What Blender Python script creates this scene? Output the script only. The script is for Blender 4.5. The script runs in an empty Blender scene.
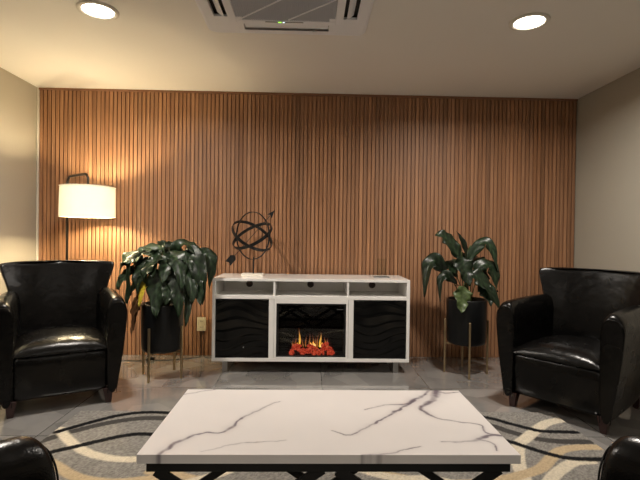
import bpy, bmesh, math, random
import numpy as np
from mathutils import Vector, Matrix

random.seed(7)
rng = np.random.default_rng(7)
scene = bpy.context.scene
COL = scene.collection
PI = math.pi

# ------------------------------------------------------------------ room dimensions (metres)
XL, XR = -2.523, 2.544          # side walls
YB = 4.232                      # front face of the slats
YR = -2.6                       # wall behind the photographer
H = 2.4746                      # ceiling


# ------------------------------------------------------------------ object helpers
def link(o, parent=None):
    COL.objects.link(o)
    if parent is not None:
        o.parent = parent
    return o


def tag(o, label=None, cat=None, group=None, kind=None):
    if label: o['label'] = label
    if cat: o['category'] = cat
    if group: o['group'] = group
    if kind: o['kind'] = kind
    return o


def thing(name, label, cat, loc=(0, 0, 0), rz=0.0, group=None):
    o = bpy.data.objects.new(name, None)
    o.empty_display_size = 0.1
    o.location = loc
    o.rotation_euler = (0, 0, rz)
    link(o)
    return tag(o, label, cat, group)


def obj(name, bm, mats, parent=None, smooth=False, subsurf=0, bevel=0.0, recalc=True):
    if recalc:
        bmesh.ops.recalc_face_normals(bm, faces=bm.faces[:])
    me = bpy.data.meshes.new(name)
    bm.to_mesh(me)
    bm.free()
    if not isinstance(mats, (list, tuple)):
        mats = [mats]
    for m in mats:
        me.materials.append(m)
    if smooth:
        me.polygons.foreach_set('use_smooth', [True] * len(me.polygons))
    o = bpy.data.objects.new(name, me)
    link(o, parent)
    if bevel > 0:
        md = o.modifiers.new('bevel', 'BEVEL')
        md.width = bevel
        md.segments = 3
        md.limit_method = 'ANGLE'
        md.angle_limit = math.radians(40)
        md.harden_normals = False
    if subsurf:
        md = o.modifiers.new('subsurf', 'SUBSURF')
        md.levels = subsurf
        md.render_levels = subsurf
    return o


def box(bm, x0, x1, y0, y1, z0, z1, mi=0):
    v = [bm.verts.new(p) for p in ((x0, y0, z0), (x1, y0, z0), (x1, y1, z0), (x0, y1, z0),
                                   (x0, y0, z1), (x1, y0, z1), (x1, y1, z1), (x0, y1, z1))]
    fs = []
    for q in ((3, 2, 1, 0), (4, 5, 6, 7), (0, 1, 5, 4), (1, 2, 6, 5), (2, 3, 7, 6), (3, 0, 4, 7)):
        f = bm.faces.new([v[i] for i in q])
        f.material_index = mi
        fs.append(f)
    return v, fs


def boxbm(*a):
    bm = bmesh.new()
    box(bm, *a)
    return bm


def loft(bm, rings, close=True, caps=True, mi=0):
    """Join rings of points (all of one length) into a skin."""
    R = [[bm.verts.new(p) for p in r] for r in rings]
    n = len(R[0])
    for a, b in zip(R[:-1], R[1:]):
        for i in range(n if close else n - 1):
            j = (i + 1) % n
            f = bm.faces.new((a[i], a[j], b[j], b[i]))
            f.material_index = mi
    if caps:
        for r, rev in ((R[0], True), (R[-1], False)):
            f = bm.faces.new(list(reversed(r)) if rev else r)
            f.material_index = mi
    return R


def lathe(bm, prof, cx=0, cy=0, n=40, mi=0, caps=True):
    rings = [[(cx + r * math.cos(2 * PI * i / n), cy + r * math.sin(2 * PI * i / n), z) for i in range(n)] for r, z in prof]
    return loft(bm, rings, True, caps, mi)


def tube(bm, pts, r, n=10, mi=0, closed=False):
    pts = [Vector(p) for p in pts]
    rad = r if isinstance(r, (list, tuple)) else [r] * len(pts)
    rings = []
    up = None
    m = len(pts)
    for i, p in enumerate(pts):
        if closed:
            t = pts[(i + 1) % m] - pts[i - 1]
        else:
            t = pts[min(i + 1, m - 1)] - pts[max(i - 1, 0)]
        t.normalize()
        if up is None:
            up = Vector((0, 0, 1)) if abs(t.z) < 0.9 else Vector((1, 0, 0))
        up = up - t * up.dot(t)
        up.normalize()
        s = t.cross(up)
        rings.append([p + (up * math.cos(2 * PI * k / n) + s * math.sin(2 * PI * k / n)) * rad[i] for k in range(n)])
    if closed:
        rings.append(rings[0])
        R = [[bm.verts.new(q) for q in ring] for ring in rings[:-1]]
        R.append(R[0])
        for a, b in zip(R[:-1], R[1:]):
            for k in range(n):
                j = (k + 1) % n
                bm.faces.new((a[k], a[j], b[j], b[k])).material_index = mi
    else:
        loft(bm, rings, True, True, mi)


def beam(bm, p, q, w, t, side=(0, 1, 0)):
    """Rectangular bar from p to q; t is measured along side, w across it."""
    p, q, s = Vector(p), Vector(q), Vector(side)
    d = (q - p).normalized()
    s = (s - d * s.dot(d)).normalized()
    u = d.cross(s)
    ring = lambda c: [c + u * (w / 2) * a + s * (t / 2) * b for a, b in ((-1, -1), (1, -1), (1, 1), (-1, 1))]
    loft(bm, [ring(p), ring(q)])


def smooth_path(pts, n=12):
    """Catmull-Rom through pts."""
    P = [np.array(p, float) for p in pts]
    P = [2 * P[0] - P[1]] + P + [2 * P[-1] - P[-2]]
    out = []
    for i in range(1, len(P) - 2):
        for k in range(n):
            t = k / n
            a, b, c, d = P[i - 1:i + 3]
            out.append(.5 * ((2 * b) + (c - a) * t + (2 * a - 5 * b + 4 * c - d) * t * t + (3 * b - a - 3 * c + d) * t ** 3))
    out.append(P[-2])
    return out


def path_distance(X, Y, pts, widths=None):
    """Distance field to a polyline (numpy), and the interpolated width there."""
    best = np.full(X.shape, 9.0)
    wid = np.zeros(X.shape)
    for i in range(len(pts) - 1):
        ax, ay = pts[i][:2]
        bx, by = pts[i + 1][:2]
        dx, dy = bx - ax, by - ay
        L2 = dx * dx + dy * dy + 1e-12
        t = np.clip(((X - ax) * dx + (Y - ay) * dy) / L2, 0, 1)
        d = np.hypot(X - ax - t * dx, Y - ay - t * dy)
        if widths is not None:
            w = widths[i] + (widths[i + 1] - widths[i]) * t
            wid = np.where(d < best, w, wid)
        best = np.minimum(best, d)
    return best, wid


def color_grid(name, xs, ys, Z, color, mat, parent=None, edge=0.0):
    """A grid sheet in xy with a point colour attribute 'tint'; edge > 0 adds a skirt of that depth."""
    nx, ny = len(xs), len(ys)
    X, Y = np.meshgrid(xs, ys)
    co = np.stack([X, Y, Z], -1).reshape(-1, 3)
    idx = np.arange(nx * ny).reshape(ny, nx)
    f = np.stack([idx[:-1, :-1], idx[:-1, 1:], idx[1:, 1:], idx[1:, :-1]], -1).reshape(-1, 4)
    verts, faces, cols = co, f, color.reshape(-1, 3)
    if edge:
        loop = np.concatenate([idx[0, :], idx[1:, -1], idx[-1, -2::-1], idx[-2:0:-1, 0]])
        low = co[loop].copy()
        low[:, 2] -= edge
        base = len(verts)
        k = len(loop)
        verts = np.concatenate([verts, low])
        cols = np.concatenate([cols, cols[loop]])
        j = np.arange(k)
        jn = (j + 1) % k
        sk = np.stack([loop[jn], loop[j], base + j, base + jn], -1)
        faces = np.concatenate([faces, sk])
    me = bpy.data.meshes.new(name)
    fl = [tuple(int(i) for i in q) for q in faces]
    if edge:
        fl.append(tuple(int(base + i) for i in range(k))[::-1])
    me.from_pydata([tuple(v) for v in verts], [], fl)
    at = me.color_attributes.new('tint', 'FLOAT_COLOR', 'POINT')
    rgba = np.ones((len(verts), 4), np.float32)
    rgba[:, :3] = cols
    at.data.foreach_set('color', rgba.ravel())
    me.materials.append(mat)
    me.update()
    o = bpy.data.objects.new(name, me)
    return link(o, parent)


# ------------------------------------------------------------------ materials
def mat_new(name):
    m = bpy.data.materials.new(name)
    m.use_nodes = True
    return m, m.node_tree, m.node_tree.nodes['Principled BSDF']


def N(nt, kind, **kw):
    n = nt.nodes.new(kind)
    for k, v in kw.items():
        if k in n.inputs:
            n.inputs[k].default_value = v
        else:
            setattr(n, k, v)
    return n


def pr(name, color, rough=0.5, metal=0.0, spec=0.5, coat=0.0, bump=0.0, bscale=60.0, emis=None, estr=0.0, var=0.0, vscale=3.0, trans=0.0, ior=1.45):
    m, nt, b = mat_new(name)
    b.inputs['Base Color'].default_value = (*color, 1)
    b.inputs['Roughness'].default_value = rough
    b.inputs['Metallic'].default_value = metal
    b.inputs['Specular IOR Level'].default_value = spec
    b.inputs['Coat Weight'].default_value = coat
    b.inputs['Coat Roughness'].default_value = 0.08
    b.inputs['Transmission Weight'].default_value = trans
    b.inputs['IOR'].default_value = ior
    tc = N(nt, 'ShaderNodeTexCoord')
    if emis:
        b.inputs['Emission Color'].default_value = (*emis, 1)
        b.inputs['Emission Strength'].default_value = estr
    if var:
        nz = N(nt, 'ShaderNodeTexNoise', Scale=vscale, Detail=4.0)
        nt.links.new(tc.outputs['Object'], nz.inputs['Vector'])
        mx = N(nt, 'ShaderNodeMix', data_type='RGBA')
        mx.inputs[6].default_value = (*[c * (1 - var) for c in color], 1)
        mx.inputs[7].default_value = (*[min(1, c * (1 + var)) for c in color], 1)
        nt.links.new(nz.outputs['Fac'], mx.inputs[0])
        nt.links.new(mx.outputs[2], b.inputs['Base Color'])
    if bump:
        nz = N(nt, 'ShaderNodeTexNoise', Scale=bscale, Detail=3.0)
        nt.links.new(tc.outputs['Object'], nz.inputs['Vector'])
        bp = N(nt, 'ShaderNodeBump', Strength=bump, Distance=0.01)
        nt.links.new(nz.outputs['Fac'], bp.inputs['Height'])
        nt.links.new(bp.outputs['Normal'], b.inputs['Normal'])
    return m


M = {}
M['ceiling'] = pr('ceiling_paint', (.84, .81, .755), .85, spec=.2, var=.03, vscale=1.2, bump=.05, bscale=180)
M['wall'] = pr('wall_paint', (.41, .38, .315), .8, spec=.25, var=.03, vscale=1.0, bump=.06, bscale=160)
M['white_trim'] = pr('white_trim', (.75, .72, .65), .6)
M['lacquer'] = pr('white_lacquer', (.90, .885, .86), .22, spec=.5, coat=.3)
M['lacquer_back'] = pr('white_board', (.86, .845, .82), .5)
M['grommet'] = pr('brown_grommet', (.035, .014, .010), .4)
M['steel'] = pr('brushed_steel', (.42, .41, .40), .35, metal=1.0)
M['black_metal'] = pr('black_metal', (.012, .012, .012), .42, spec=.4)
M['lamp_metal'] = pr('dark_lamp_metal', (.035, .032, .03), .3, metal=.8)
M['brass'] = pr('aged_brass', (.42, .31, .18), .38, metal=.85)
M['pot'] = pr('black_pot', (.006, .0065, .007), .4, spec=.3, bump=.15, bscale=40)
M['soil'] = pr('soil', (.03, .02, .013), .95, bump=.8, bscale=70)
M['stone'] = pr('white_stone', (.80, .76, .68), .4, var=.08, vscale=14)
M['cream_plastic'] = pr('cream_plastic', (.74, .68, .48), .4)
M['dark_slot'] = pr('dark_slot', (.02, .018, .015), .6)
M['cord'] = pr('black_cord', (.015, .014, .013), .5)
M['ac_white'] = pr('white_plastic', (.87, .88, .91), .45)
M['ac_grille'] = pr('grey_grille', (.48, .50, .55), .5)
M['ac_grille_back'] = pr('filter_grey', (.36, .36, .38), .7)
M['led_green'] = pr('green_led', (.2, .8, .1), .4, emis=(.35, 1, .05), estr=1)
M['led_white'] = pr('white_led', (.8, .9, 1), .4, emis=(.7, .85, 1), estr=.9)
M['label_grey'] = pr('grey_label', (.16, .16, .16), .5)
M['mark_grey'] = pr('grey_print', (.11, .11, .11), .5)
M['cherry'] = pr('dark_cherry_wood', (.028, .007, .005), .35, coat=.2, var=.3, vscale=20)
M['firebox'] = pr('firebox_black', (.012, .012, .012), .5)
M['charcoal'] = pr('charcoal', (.02, .012, .01), .8, bump=.6, bscale=60)
M['bulb'] = pr('warm_bulb', (1, .9, .7), .4, emis=(1, .72, .40), estr=14)
M['downlight_lens'] = pr('downlight_lens', (1, 1, 1), .4, emis=(1, .90, .74), estr=9)
M['downlight_trim'] = pr('downlight_trim', (.72, .68, .60), .5)


def leather():
    m, nt, b = mat_new('black_leather')
    b.inputs['Base Color'].default_value = (.003, .0027, .0026, 1)
    b.inputs['Roughness'].default_value = .36
    b.inputs['Specular IOR Level'].default_value = .28
    tc = N(nt, 'ShaderNodeTexCoord')
    n1 = N(nt, 'ShaderNodeTexNoise', Scale=9.0, Detail=2.0)
    n2 = N(nt, 'ShaderNodeTexVoronoi', Scale=230.0)
    nt.links.new(tc.outputs['Object'], n1.inputs['Vector'])
    nt.links.new(tc.outputs['Object'], n2.inputs['Vector'])
    b1 = N(nt, 'ShaderNodeBump', Strength=.22, Distance=.03)
    b2 = N(nt, 'ShaderNodeBump', Strength=.10, Distance=.003)
    nt.links.new(n1.outputs['Fac'], b1.inputs['Height'])
    nt.links.new(n2.outputs['Distance'], b2.inputs['Height'])
    nt.links.new(b1.outputs['Normal'], b2.inputs['Normal'])
    nt.links.new(b2.outputs['Normal'], b.inputs['Normal'])
    rr = N(nt, 'ShaderNodeMapRange')
    rr.inputs['To Min'].default_value = .20
    rr.inputs['To Max'].default_value = .32
    nt.links.new(n1.outputs['Fac'], rr.inputs['Value'])
    nt.links.new(rr.outputs['Result'], b.inputs['Roughness'])
    return m


M['leather'] = leather()


def slat_wood():
    m, nt, b = mat_new('walnut_slats')
    tc = N(nt, 'ShaderNodeTexCoord')
    at = N(nt, 'ShaderNodeAttribute', attribute_name='tint')
    mp = N(nt, 'ShaderNodeMapping')
    mp.inputs['Scale'].default_value = (60, 60, 1.6)
    nt.links.new(tc.outputs['Object'], mp.inputs['Vector'])
    nz = N(nt, 'ShaderNodeTexNoise', Scale=1.0, Detail=6.0, Roughness=.6)
    nt.links.new(mp.outputs['Vector'], nz.inputs['Vector'])
    rp = N(nt, 'ShaderNodeValToRGB')
    rp.color_ramp.elements[0].position = .3
    rp.color_ramp.elements[0].color = (.66, .62, .58, 1)
    rp.color_ramp.elements[1].position = .72
    rp.color_ramp.elements[1].color = (1.22, 1.2, 1.16, 1)
    nt.links.new(nz.outputs['Fac'], rp.inputs['Fac'])
    mx = N(nt, 'ShaderNodeMix', data_type='RGBA', blend_type='MULTIPLY')
    mx.inputs[0].default_value = 1
    nt.links.new(at.outputs['Color'], mx.inputs[6])
    nt.links.new(rp.outputs['Color'], mx.inputs[7])
    nt.links.new(mx.outputs[2], b.inputs['Base Color'])
    b.inputs['Roughness'].default_value = .5
    b.inputs['Specular IOR Level'].default_value = .35
    return m


M['slats'] = slat_wood()
M['slat_trim'] = pr('walnut_trim', (.26, .125, .066), .5, var=.2, vscale=12)


def tile_floor():
    m, nt, b = mat_new('polished_grey_tiles')
    tc = N(nt, 'ShaderNodeTexCoord')
    mp = N(nt, 'ShaderNodeMapping')
    mp.inputs['Location'].default_value = (-.115 + .81 * 10, -3.355 + .81 * 10, 0)
    nt.links.new(tc.outputs['Object'], mp.inputs['Vector'])
    br = N(nt, 'ShaderNodeTexBrick', offset=0.0, squash=1.0)
    br.inputs['Scale'].default_value = 1.0
    br.inputs['Brick Width'].default_value = .81
    br.inputs['Row Height'].default_value = .81
    br.inputs['Mortar Size'].default_value = .0025
    br.inputs['Mortar Smooth'].default_value = .1
    br.inputs['Color1'].default_value = (0, 0, 0, 1)
    br.inputs['Color2'].default_value = (1, 1, 1, 1)
    br.inputs['Mortar'].default_value = (.5, .5, .5, 1)
    nt.links.new(mp.outputs['Vector'], br.inputs['Vector'])
    # each tile gets its own piece of stone: offset the stone pattern by the tile's random value
    ad = N(nt, 'ShaderNodeVectorMath', operation='MULTIPLY_ADD')
    ad.inputs[1].default_value = (9, 7, 3)
    nt.links.new(br.outputs['Color'], ad.inputs[0])
    nt.links.new(tc.outputs['Object'], ad.inputs[2])
    vo = N(nt, 'ShaderNodeTexVoronoi', Scale=4.2)
    vo.inputs['Randomness'].default_value = 1.0
    wn = N(nt, 'ShaderNodeTexNoise', Scale=2.2, Detail=7.0, Roughness=.6, Distortion=.6)
    nt.links.new(ad.outputs[0], wn.inputs['Vector'])
    nt.links.new(ad.outputs[0], vo.inputs['Vector'])
    mixf = N(nt, 'ShaderNodeMix', data_type='FLOAT')
    mixf.inputs[0].default_value = .38
    sep = N(nt, 'ShaderNodeSeparateColor')
    nt.links.new(vo.outputs['Color'], sep.inputs['Color'])
    nt.links.new(wn.outputs['Fac'], mixf.inputs[2])
    nt.links.new(sep.outputs['Red'], mixf.inputs[3])
    rp = N(nt, 'ShaderNodeValToRGB')
    e = rp.color_ramp.elements
    e[0].position = .22
    e[0].color = (.17, .163, .157, 1)
    e[1].position = .78
    e[1].color = (.34, .327, .312, 1)
    nt.links.new(mixf.outputs[0], rp.inputs['Fac'])
    mx = N(nt, 'ShaderNodeMix', data_type='RGBA')
    mx.inputs[7].default_value = (.075, .07, .066, 1)
    nt.links.new(br.outputs['Fac'], mx.inputs[0])
    nt.links.new(rp.outputs['Color'], mx.inputs[6])
    nt.links.new(mx.outputs[2], b.inputs['Base Color'])
    b.inputs['Roughness'].default_value = .06
    b.inputs['Specular IOR Level'].default_value = .8
    b.inputs['Coat Weight'].default_value = .75
    b.inputs['Coat IOR'].default_value = 1.7
    b.inputs['Coat Roughness'].default_value = .03
    return m


M['floor'] = tile_floor()


def tinted(name, rough, bump=0., bscale=300., spec=.4, coat=0., sheen=0.):
    m, nt, b = mat_new(name)
    at = N(nt, 'ShaderNodeAttribute', attribute_name='tint')
    nt.links.new(at.outputs['Color'], b.inputs['Base Color'])
    b.inputs['Roughness'].default_value = rough
    b.inputs['Specular IOR Level'].default_value = spec
    b.inputs['Coat Weight'].default_value = coat
    b.inputs['Sheen Weight'].default_value = sheen
    if bump:
        tc = N(nt, 'ShaderNodeTexCoord')
        nz = N(nt, 'ShaderNodeTexNoise', Scale=bscale, Detail=2.0)
        nt.links.new(tc.outputs['Object'], nz.inputs['Vector'])
        bp = N(nt, 'ShaderNodeBump', Strength=bump, Distance=.01)
        nt.links.new(nz.outputs['Fac'], bp.inputs['Height'])
        nt.links.new(bp.outputs['Normal'], b.inputs['Normal'])
    return m


M['rug'] = tinted('rug_pile', .95, bump=.7, bscale=170, spec=.05)
M['marble'] = tinted('veined_marble_top', .3, spec=.45)


def leaf_mat():
    m, nt, b = mat_new('leaf_green')
    at = N(nt, 'ShaderNodeAttribute', attribute_name='tint')
    tc = N(nt, 'ShaderNodeTexCoord')
    nz = N(nt, 'ShaderNodeTexNoise', Scale=28.0, Detail=3.0)
    nt.links.new(tc.outputs['Object'], nz.inputs['Vector'])
    rp = N(nt, 'ShaderNodeValToRGB')
    rp.color_ramp.elements[0].color = (.6, .6, .6, 1)
    rp.color_ramp.elements[0].position = .3
    rp.color_ramp.elements[1].color = (1.4, 1.4, 1.4, 1)
    rp.color_ramp.elements[1].position = .7
    nt.links.new(nz.outputs['Fac'], rp.inputs['Fac'])
    mx = N(nt, 'ShaderNodeMix', data_type='RGBA', blend_type='MULTIPLY')
    mx.inputs[0].default_value = 1
    nt.links.new(at.outputs['Color'], mx.inputs[6])
    nt.links.new(rp.outputs['Color'], mx.inputs[7])
    nt.links.new(mx.outputs[2], b.inputs['Base Color'])
    b.inputs['Roughness'].default_value = .36
    b.inputs['Specular IOR Level'].default_value = .5
    bp = N(nt, 'ShaderNodeBump', Strength=.25, Distance=.01)
    nt.links.new(nz.outputs['Fac'], bp.inputs['Height'])
    nt.links.new(bp.outputs['Normal'], b.inputs['Normal'])
    tr = N(nt, 'ShaderNodeBsdfTranslucent')
    nt.links.new(mx.outputs[2], tr.inputs['Color'])
    ms = N(nt, 'ShaderNodeMixShader')
    ms.inputs[0].default_value = .18
    out = nt.nodes['Material Output']
    nt.links.new(b.outputs[0], ms.inputs[1])
    nt.links.new(tr.outputs[0], ms.inputs[2])
    nt.links.new(ms.outputs[0], out.inputs['Surface'])
    return m


M['leaf'] = leaf_mat()


def shade_mat():
    m, nt, b = mat_new('linen_lamp_shade')
    out = nt.nodes['Material Output']
    df = N(nt, 'ShaderNodeBsdfDiffuse')
    df.inputs['Color'].default_value = (.84, .83, .80, 1)
    tr = N(nt, 'ShaderNodeBsdfTranslucent')
    tr.inputs['Color'].default_value = (.56, .565, .55, 1)
    ms = N(nt, 'ShaderNodeMixShader')
    ms.inputs[0].default_value = .5
    nt.links.new(df.outputs[0], ms.inputs[1])
    nt.links.new(tr.outputs[0], ms.inputs[2])
    nt.links.new(ms.outputs[0], out.inputs['Surface'])
    return m


M['shade'] = shade_mat()


def glass_mat(name, tint, mixf=.08):
    m, nt, b = mat_new(name)
    out = nt.nodes['Material Output']
    tp = N(nt, 'ShaderNodeBsdfTransparent')
    tp.inputs['Color'].default_value = (*tint, 1)
    gl = N(nt, 'ShaderNodeBsdfGlossy')
    gl.inputs['Roughness'].default_value = .02
    fr = N(nt, 'ShaderNodeFresnel', IOR=1.45)
    ms = N(nt, 'ShaderNodeMixShader')
    nt.links.new(fr.outputs[0], ms.inputs[0])
    nt.links.new(tp.outputs[0], ms.inputs[1])
    nt.links.new(gl.outputs[0], ms.inputs[2])
    nt.links.new(ms.outputs[0], out.inputs['Surface'])
    return m


M['fire_glass'] = glass_mat('smoked_glass', (.62, .62, .62))
M['acrylic'] = glass_mat('clear_acrylic', (.93, .95, .92))
M['relief'] = pr('black_wave_relief', (.004, .004, .004), .10, spec=.35)


def ember_mat():
    m, nt, b = mat_new('glowing_embers')
    tc = N(nt, 'ShaderNodeTexCoord')
    nz = N(nt, 'ShaderNodeTexNoise', Scale=75.0, Detail=5.0, Roughness=.7)
    nt.links.new(tc.outputs['Object'], nz.inputs['Vector'])
    rp = N(nt, 'ShaderNodeValToRGB')
    e = rp.color_ramp.elements
    e[0].position = .40
    e[0].color = (.10, .006, .002, 1)
    e[1].position = .66
    e[1].color = (1.0, .22, .09, 1)
    x = e.new(.52)
    x.color = (.75, .05, .02, 1)
    nt.links.new(nz.outputs['Fac'], rp.inputs['Fac'])
    b.inputs['Base Color'].default_value = (.05, .02, .015, 1)
    nt.links.new(rp.outputs['Color'], b.inputs['Emission Color'])
    b.inputs['Emission Strength'].default_value = .62
    return m


M['ember'] = ember_mat()


def flame_mat():
    m, nt, b = mat_new('flame')
    at = N(nt, 'ShaderNodeAttribute', attribute_name='tint')
    out = nt.nodes['Material Output']
    em = N(nt, 'ShaderNodeEmission', Strength=1.6)
    nt.links.new(at.outputs['Color'], em.inputs['Color'])
    tp = N(nt, 'ShaderNodeBsdfTransparent')
    ms = N(nt, 'ShaderNodeMixShader')
    ms.inputs[0].default_value = .55
    nt.links.new(tp.outputs[0], ms.inputs[1])
    nt.links.new(em.outputs[0], ms.inputs[2])
    nt.links.new(ms.outputs[0], out.inputs['Surface'])
    return m


M['flame'] = flame_mat()


# ------------------------------------------------------------------ the setting
def struct(name, bm, m, **kw):
    o = obj(name, bm, m, **kw)
    o['kind'] = 'structure'
    return o


struct('floor', boxbm(XL - .1, XR + .1, YR - .1, YB + .15, -.1, 0), M['floor'])
struct('ceiling', boxbm(XL - .1, XR + .1, YR - .1, YB + .15, H, H + .1), M['ceiling'])
struct('wall_left', boxbm(XL - .1, XL, YR, YB + .15, 0, H), M['wall'])
struct('wall_right', boxbm(XR, XR + .1, YR, YB + .15, 0, H), M['wall'])
struct('wall_back', boxbm(XL, XR, YB + .03, YB + .15, 0, H), M['wall'])
struct('wall_rear', boxbm(XL, XR, YR - .1, YR, 0, H), M['wall'])

# slatted timber cladding: dark backing board with about 134 vertical slats
bm = bmesh.new()
lay = bm.verts.layers.float_color.new('tint')
dark = (.22, .112, .062)


def tinted_box(bm, lay, c, *a):
    v, f = box(bm, *a)
    for q in v:
        q[lay] = (*c, 1)


x0, x1 = XL + .014, XR - .004
tinted_box(bm, lay, dark, x0, x1, YB + .018, YB + .03, 0, H - .001)
pitch = .0376
n_sl = int((x1 - x0) / pitch)
pitch = (x1 - x0) / n_sl
for i in range(n_sl):
    k = rng.normal(0, .10)
    h = rng.normal(0, .05)
    c = (.365 * (1 + k), .192 * (1 + k + h * .4), .105 * (1 + k + h))
    xa = x0 + i * pitch + .004
    tinted_box(bm, lay, c, xa, xa + pitch - .0085, YB + .008, YB + .019, .002, H - .018)
struct('trim_1', boxbm(XL + .002, XL + .013, YB - .004, YB + .03, 0, H - .001), M['white_trim'])
struct('trim_2', boxbm(x0, x1, YB - .003, YB + .029, H - .0175, H - .001), M['slat_trim'])
o = struct('slat_panel', bm, M['slats'])

# ------------------------------------------------------------------ recessed ceiling lights


def downlight(x, y, label, watts, temp=(1.0, .92, .825)):
    t = thing('ceiling_downlight', label, 'ceiling light', (x, y, H), 0, 'recessed ceiling downlights')
    bm = bmesh.new()
    n = 48
    prof = [(.118, -.0005), (.117, -.007), (.108, -.012), (.092, -.010), (.086, -.003), (.086, -.0005)]
    rings = [[(r * math.cos(2 * PI * i / n), r * math.sin(2 * PI * i / n), z) for i in range(n)] for r, z in prof]
    rings.append(rings[0])
    R = [[bm.verts.new(q) for q in r] for r in rings[:-1]]
    R.append(R[0])
    for a, b in zip(R[:-1], R[1:]):
        for i in range(n):
            bm.faces.new((a[i], a[(i + 1) % n], b[(i + 1) % n], b[i]))
    obj('trim_ring', bm, M['downlight_trim'], t, smooth=True)
    bm = bmesh.new()
    lathe(bm, [(.088, -.001), (.088, -.004), (.05, -.007), (.01, -.0075)], n=48)
    obj('lens', bm, M['downlight_lens'], t)
    ld = bpy.data.lights.new('downlight_lamp', 'AREA')
    ld.shape = 'DISK'
    ld.size = .17
    ld.energy = watts
    ld.color = temp
    ld.spread = math.radians(165)
    lo = bpy.data.objects.new('downlight_lamp', ld)
    lo.location = (0, 0, -.016)
    link(lo, t)
    return t


# ------------------------------------------------------------------ ceiling cassette air conditioner
def cassette():
    cx, cy, w = -.155, 2.437, 1.01
    t = thing('ceiling_air_conditioner', 'white four-way cassette air conditioner set in the ceiling', 'air conditioner', (cx, cy, H))
    h = w / 2
    zb = -.036

    def rr(hw, r, z, k=6):
        pts = []
        for sx, sy, a0 in ((1, 1, 0), (-1, 1, 90), (-1, -1, 180), (1, -1, 270)):
            for i in range(k + 1):
                a = math.radians(a0 + 90 * i / k)
                pts.append((sx * (hw - r) + r * math.cos(a), sy * (hw - r) + r * math.sin(a), z))
        return pts

    # the panel as a frame with four vent slots: built from strips round the grille
    g = .298                      # half width of the grille
    bm = bmesh.new()
    outer = [rr(h - .012, .05, -.001), rr(h, .06, -.012), rr(h - .006, .06, zb + .006), rr(h - .022, .055, zb)]
    R = loft(bm, outer, True, False)
    # inner lip down to the grille opening
    inner = [rr(.43, .04, zb - .004), rr(.425, .035, zb - .004)]
    R2 = [[bm.verts.new(p) for p in r] for r in inner]
    n = len(R[-1])
    for i in range(n):
        j = (i + 1) % n
        bm.faces.new((R[-1][i], R[-1][j], R2[0][j], R2[0][i]))
        bm.faces.new((R2[0][i], R2[0][j], R2[1][j], R2[1][i]))
    obj('panel_rim', bm, M['ac_white'], t, smooth=False, recalc=True)
    # corner plates and inner ring
    bm = bmesh.new()
    s0, s1 = .345, .425           # vent slot lies between these distances from the centre
    sl = .262                     # half length of a slot
    for sx in (-1, 1):
        for sy in (-1, 1):
            xs = sorted((sx * sl, sx * s1))
            ys = sorted((sy * sl, sy * s1))
            # L-shaped corner plate
            box(bm, *sorted((sx * sl, sx * .427)), *sorted((sy * sl, sy * .427)), zb - .004, zb + .012)
    for s in (-1, 1):
        box(bm, *sorted((s * g, s * s0)), -s0, s0, zb - .006, zb + .012)
        box(bm, -g, g, *sorted((s * g, s * s0)), zb - .006, zb + .012)
    obj('inner_frame', bm, M['ac_white'], t, bevel=.003)
    bm = bmesh.new()
    box(bm, -.43, .43, -.43, .43, -.006, -.003)
    obj('vent_recess', bm, M['dark_slot'], t)
    # louvre flaps: the two side ones stand open, front and rear nearly shut
    for k in range(4):
        bm = bmesh.new()
        a = k * PI / 2
        open_ = .6 if k in (0, 2) else .03
        c, s = math.cos(a), math.sin(a)
        ww = .030 if k in (0, 2) else .047
        rings = []
        for l in (-sl + .004, sl - .004):
            ring = []
            for u, v in ((-ww, -.003), (0, -.007), (ww, -.003), (ww, .001), (0, -.002), (-ww, .001)):
                uu = u * math.cos(open_) - v * math.sin(open_)
                vv = u * math.sin(open_) + v * math.cos(open_)
                rx = .385 + uu * .8
                ring.append((rx * c - l * s, rx * s + l * c, zb + .010 + vv * .75))
            rings.append(ring)
        loft(bm, rings)
        obj('louvre_flap', bm, M['ac_white'], t, smooth=False)
    # perforated intake grille: a plate of fine ribs with raised diagonal ribs
    bm = bmesh.new()
    box(bm, -g + .001, g - .001, -g + .001, g - .001, zb + .006, zb + .010)
    obj('filter_screen', bm, M['ac_grille_back'], t)
    bm = bmesh.new()
    nb = 52
    for i in range(nb):
        p = -g + .006 + (2 * g - .012) * i / (nb - 1)
        box(bm, p - .0028, p + .0028, -g + .002, g - .002, zb - .002, zb + .005)
    for i in range(nb):
        p = -g + .006 + (2 * g - .012) * i / (nb - 1)
        box(bm, -g + .002, g - .002, p - .0028, p + .0028, zb - .001, zb + .0045)
    for q in (-.24, .04, .30):
        # diagonal rib y = .55 x + q clipped to the grille
        pts = []
        for i in range(200):
            x = -g + .01 + (2 * g - .02) * i / 199
            y = -.9 * x + q
            if abs(y) < g - .01:
                pts.append((x, y))
        if len(pts) > 2:
            k0 = len(bm.faces)
            beam(bm, (*pts[0], zb - .003), (*pts[-1], zb - .003), .008, .006, (0, 0, 1))
            bm.faces.ensure_lookup_table()
            for ff in bm.faces[k0:]:
                ff.material_index = 1
    obj('intake_grille', bm, [M['ac_grille'], M['ac_white']], t)
    bm = bmesh.new()
    box(bm, -.125, .105, .306, .314, zb - .0078, zb - .004)
    obj('display_strip', bm, M['label_grey'], t)
    bm = bmesh.new()
    box(bm, -.048, -.028, .3065, .3135, zb - .009, zb - .0079)
    o = obj('indicator_light', bm, M['led_green'], t)
    o['label'] = 'green indicator light'
    bm = bmesh.new()
    box(bm, -.020, -.008, .3065, .3135, zb - .009, zb - .0079)
    o = obj('indicator_light', bm, M['led_white'], t)
    o['label'] = 'white indicator light'
    bm = bmesh.new()
    lathe(bm, [(.011, zb - .004), (.011, zb - .009), (.006, zb - .011)], .17, .395 + .045, n=16)
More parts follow.
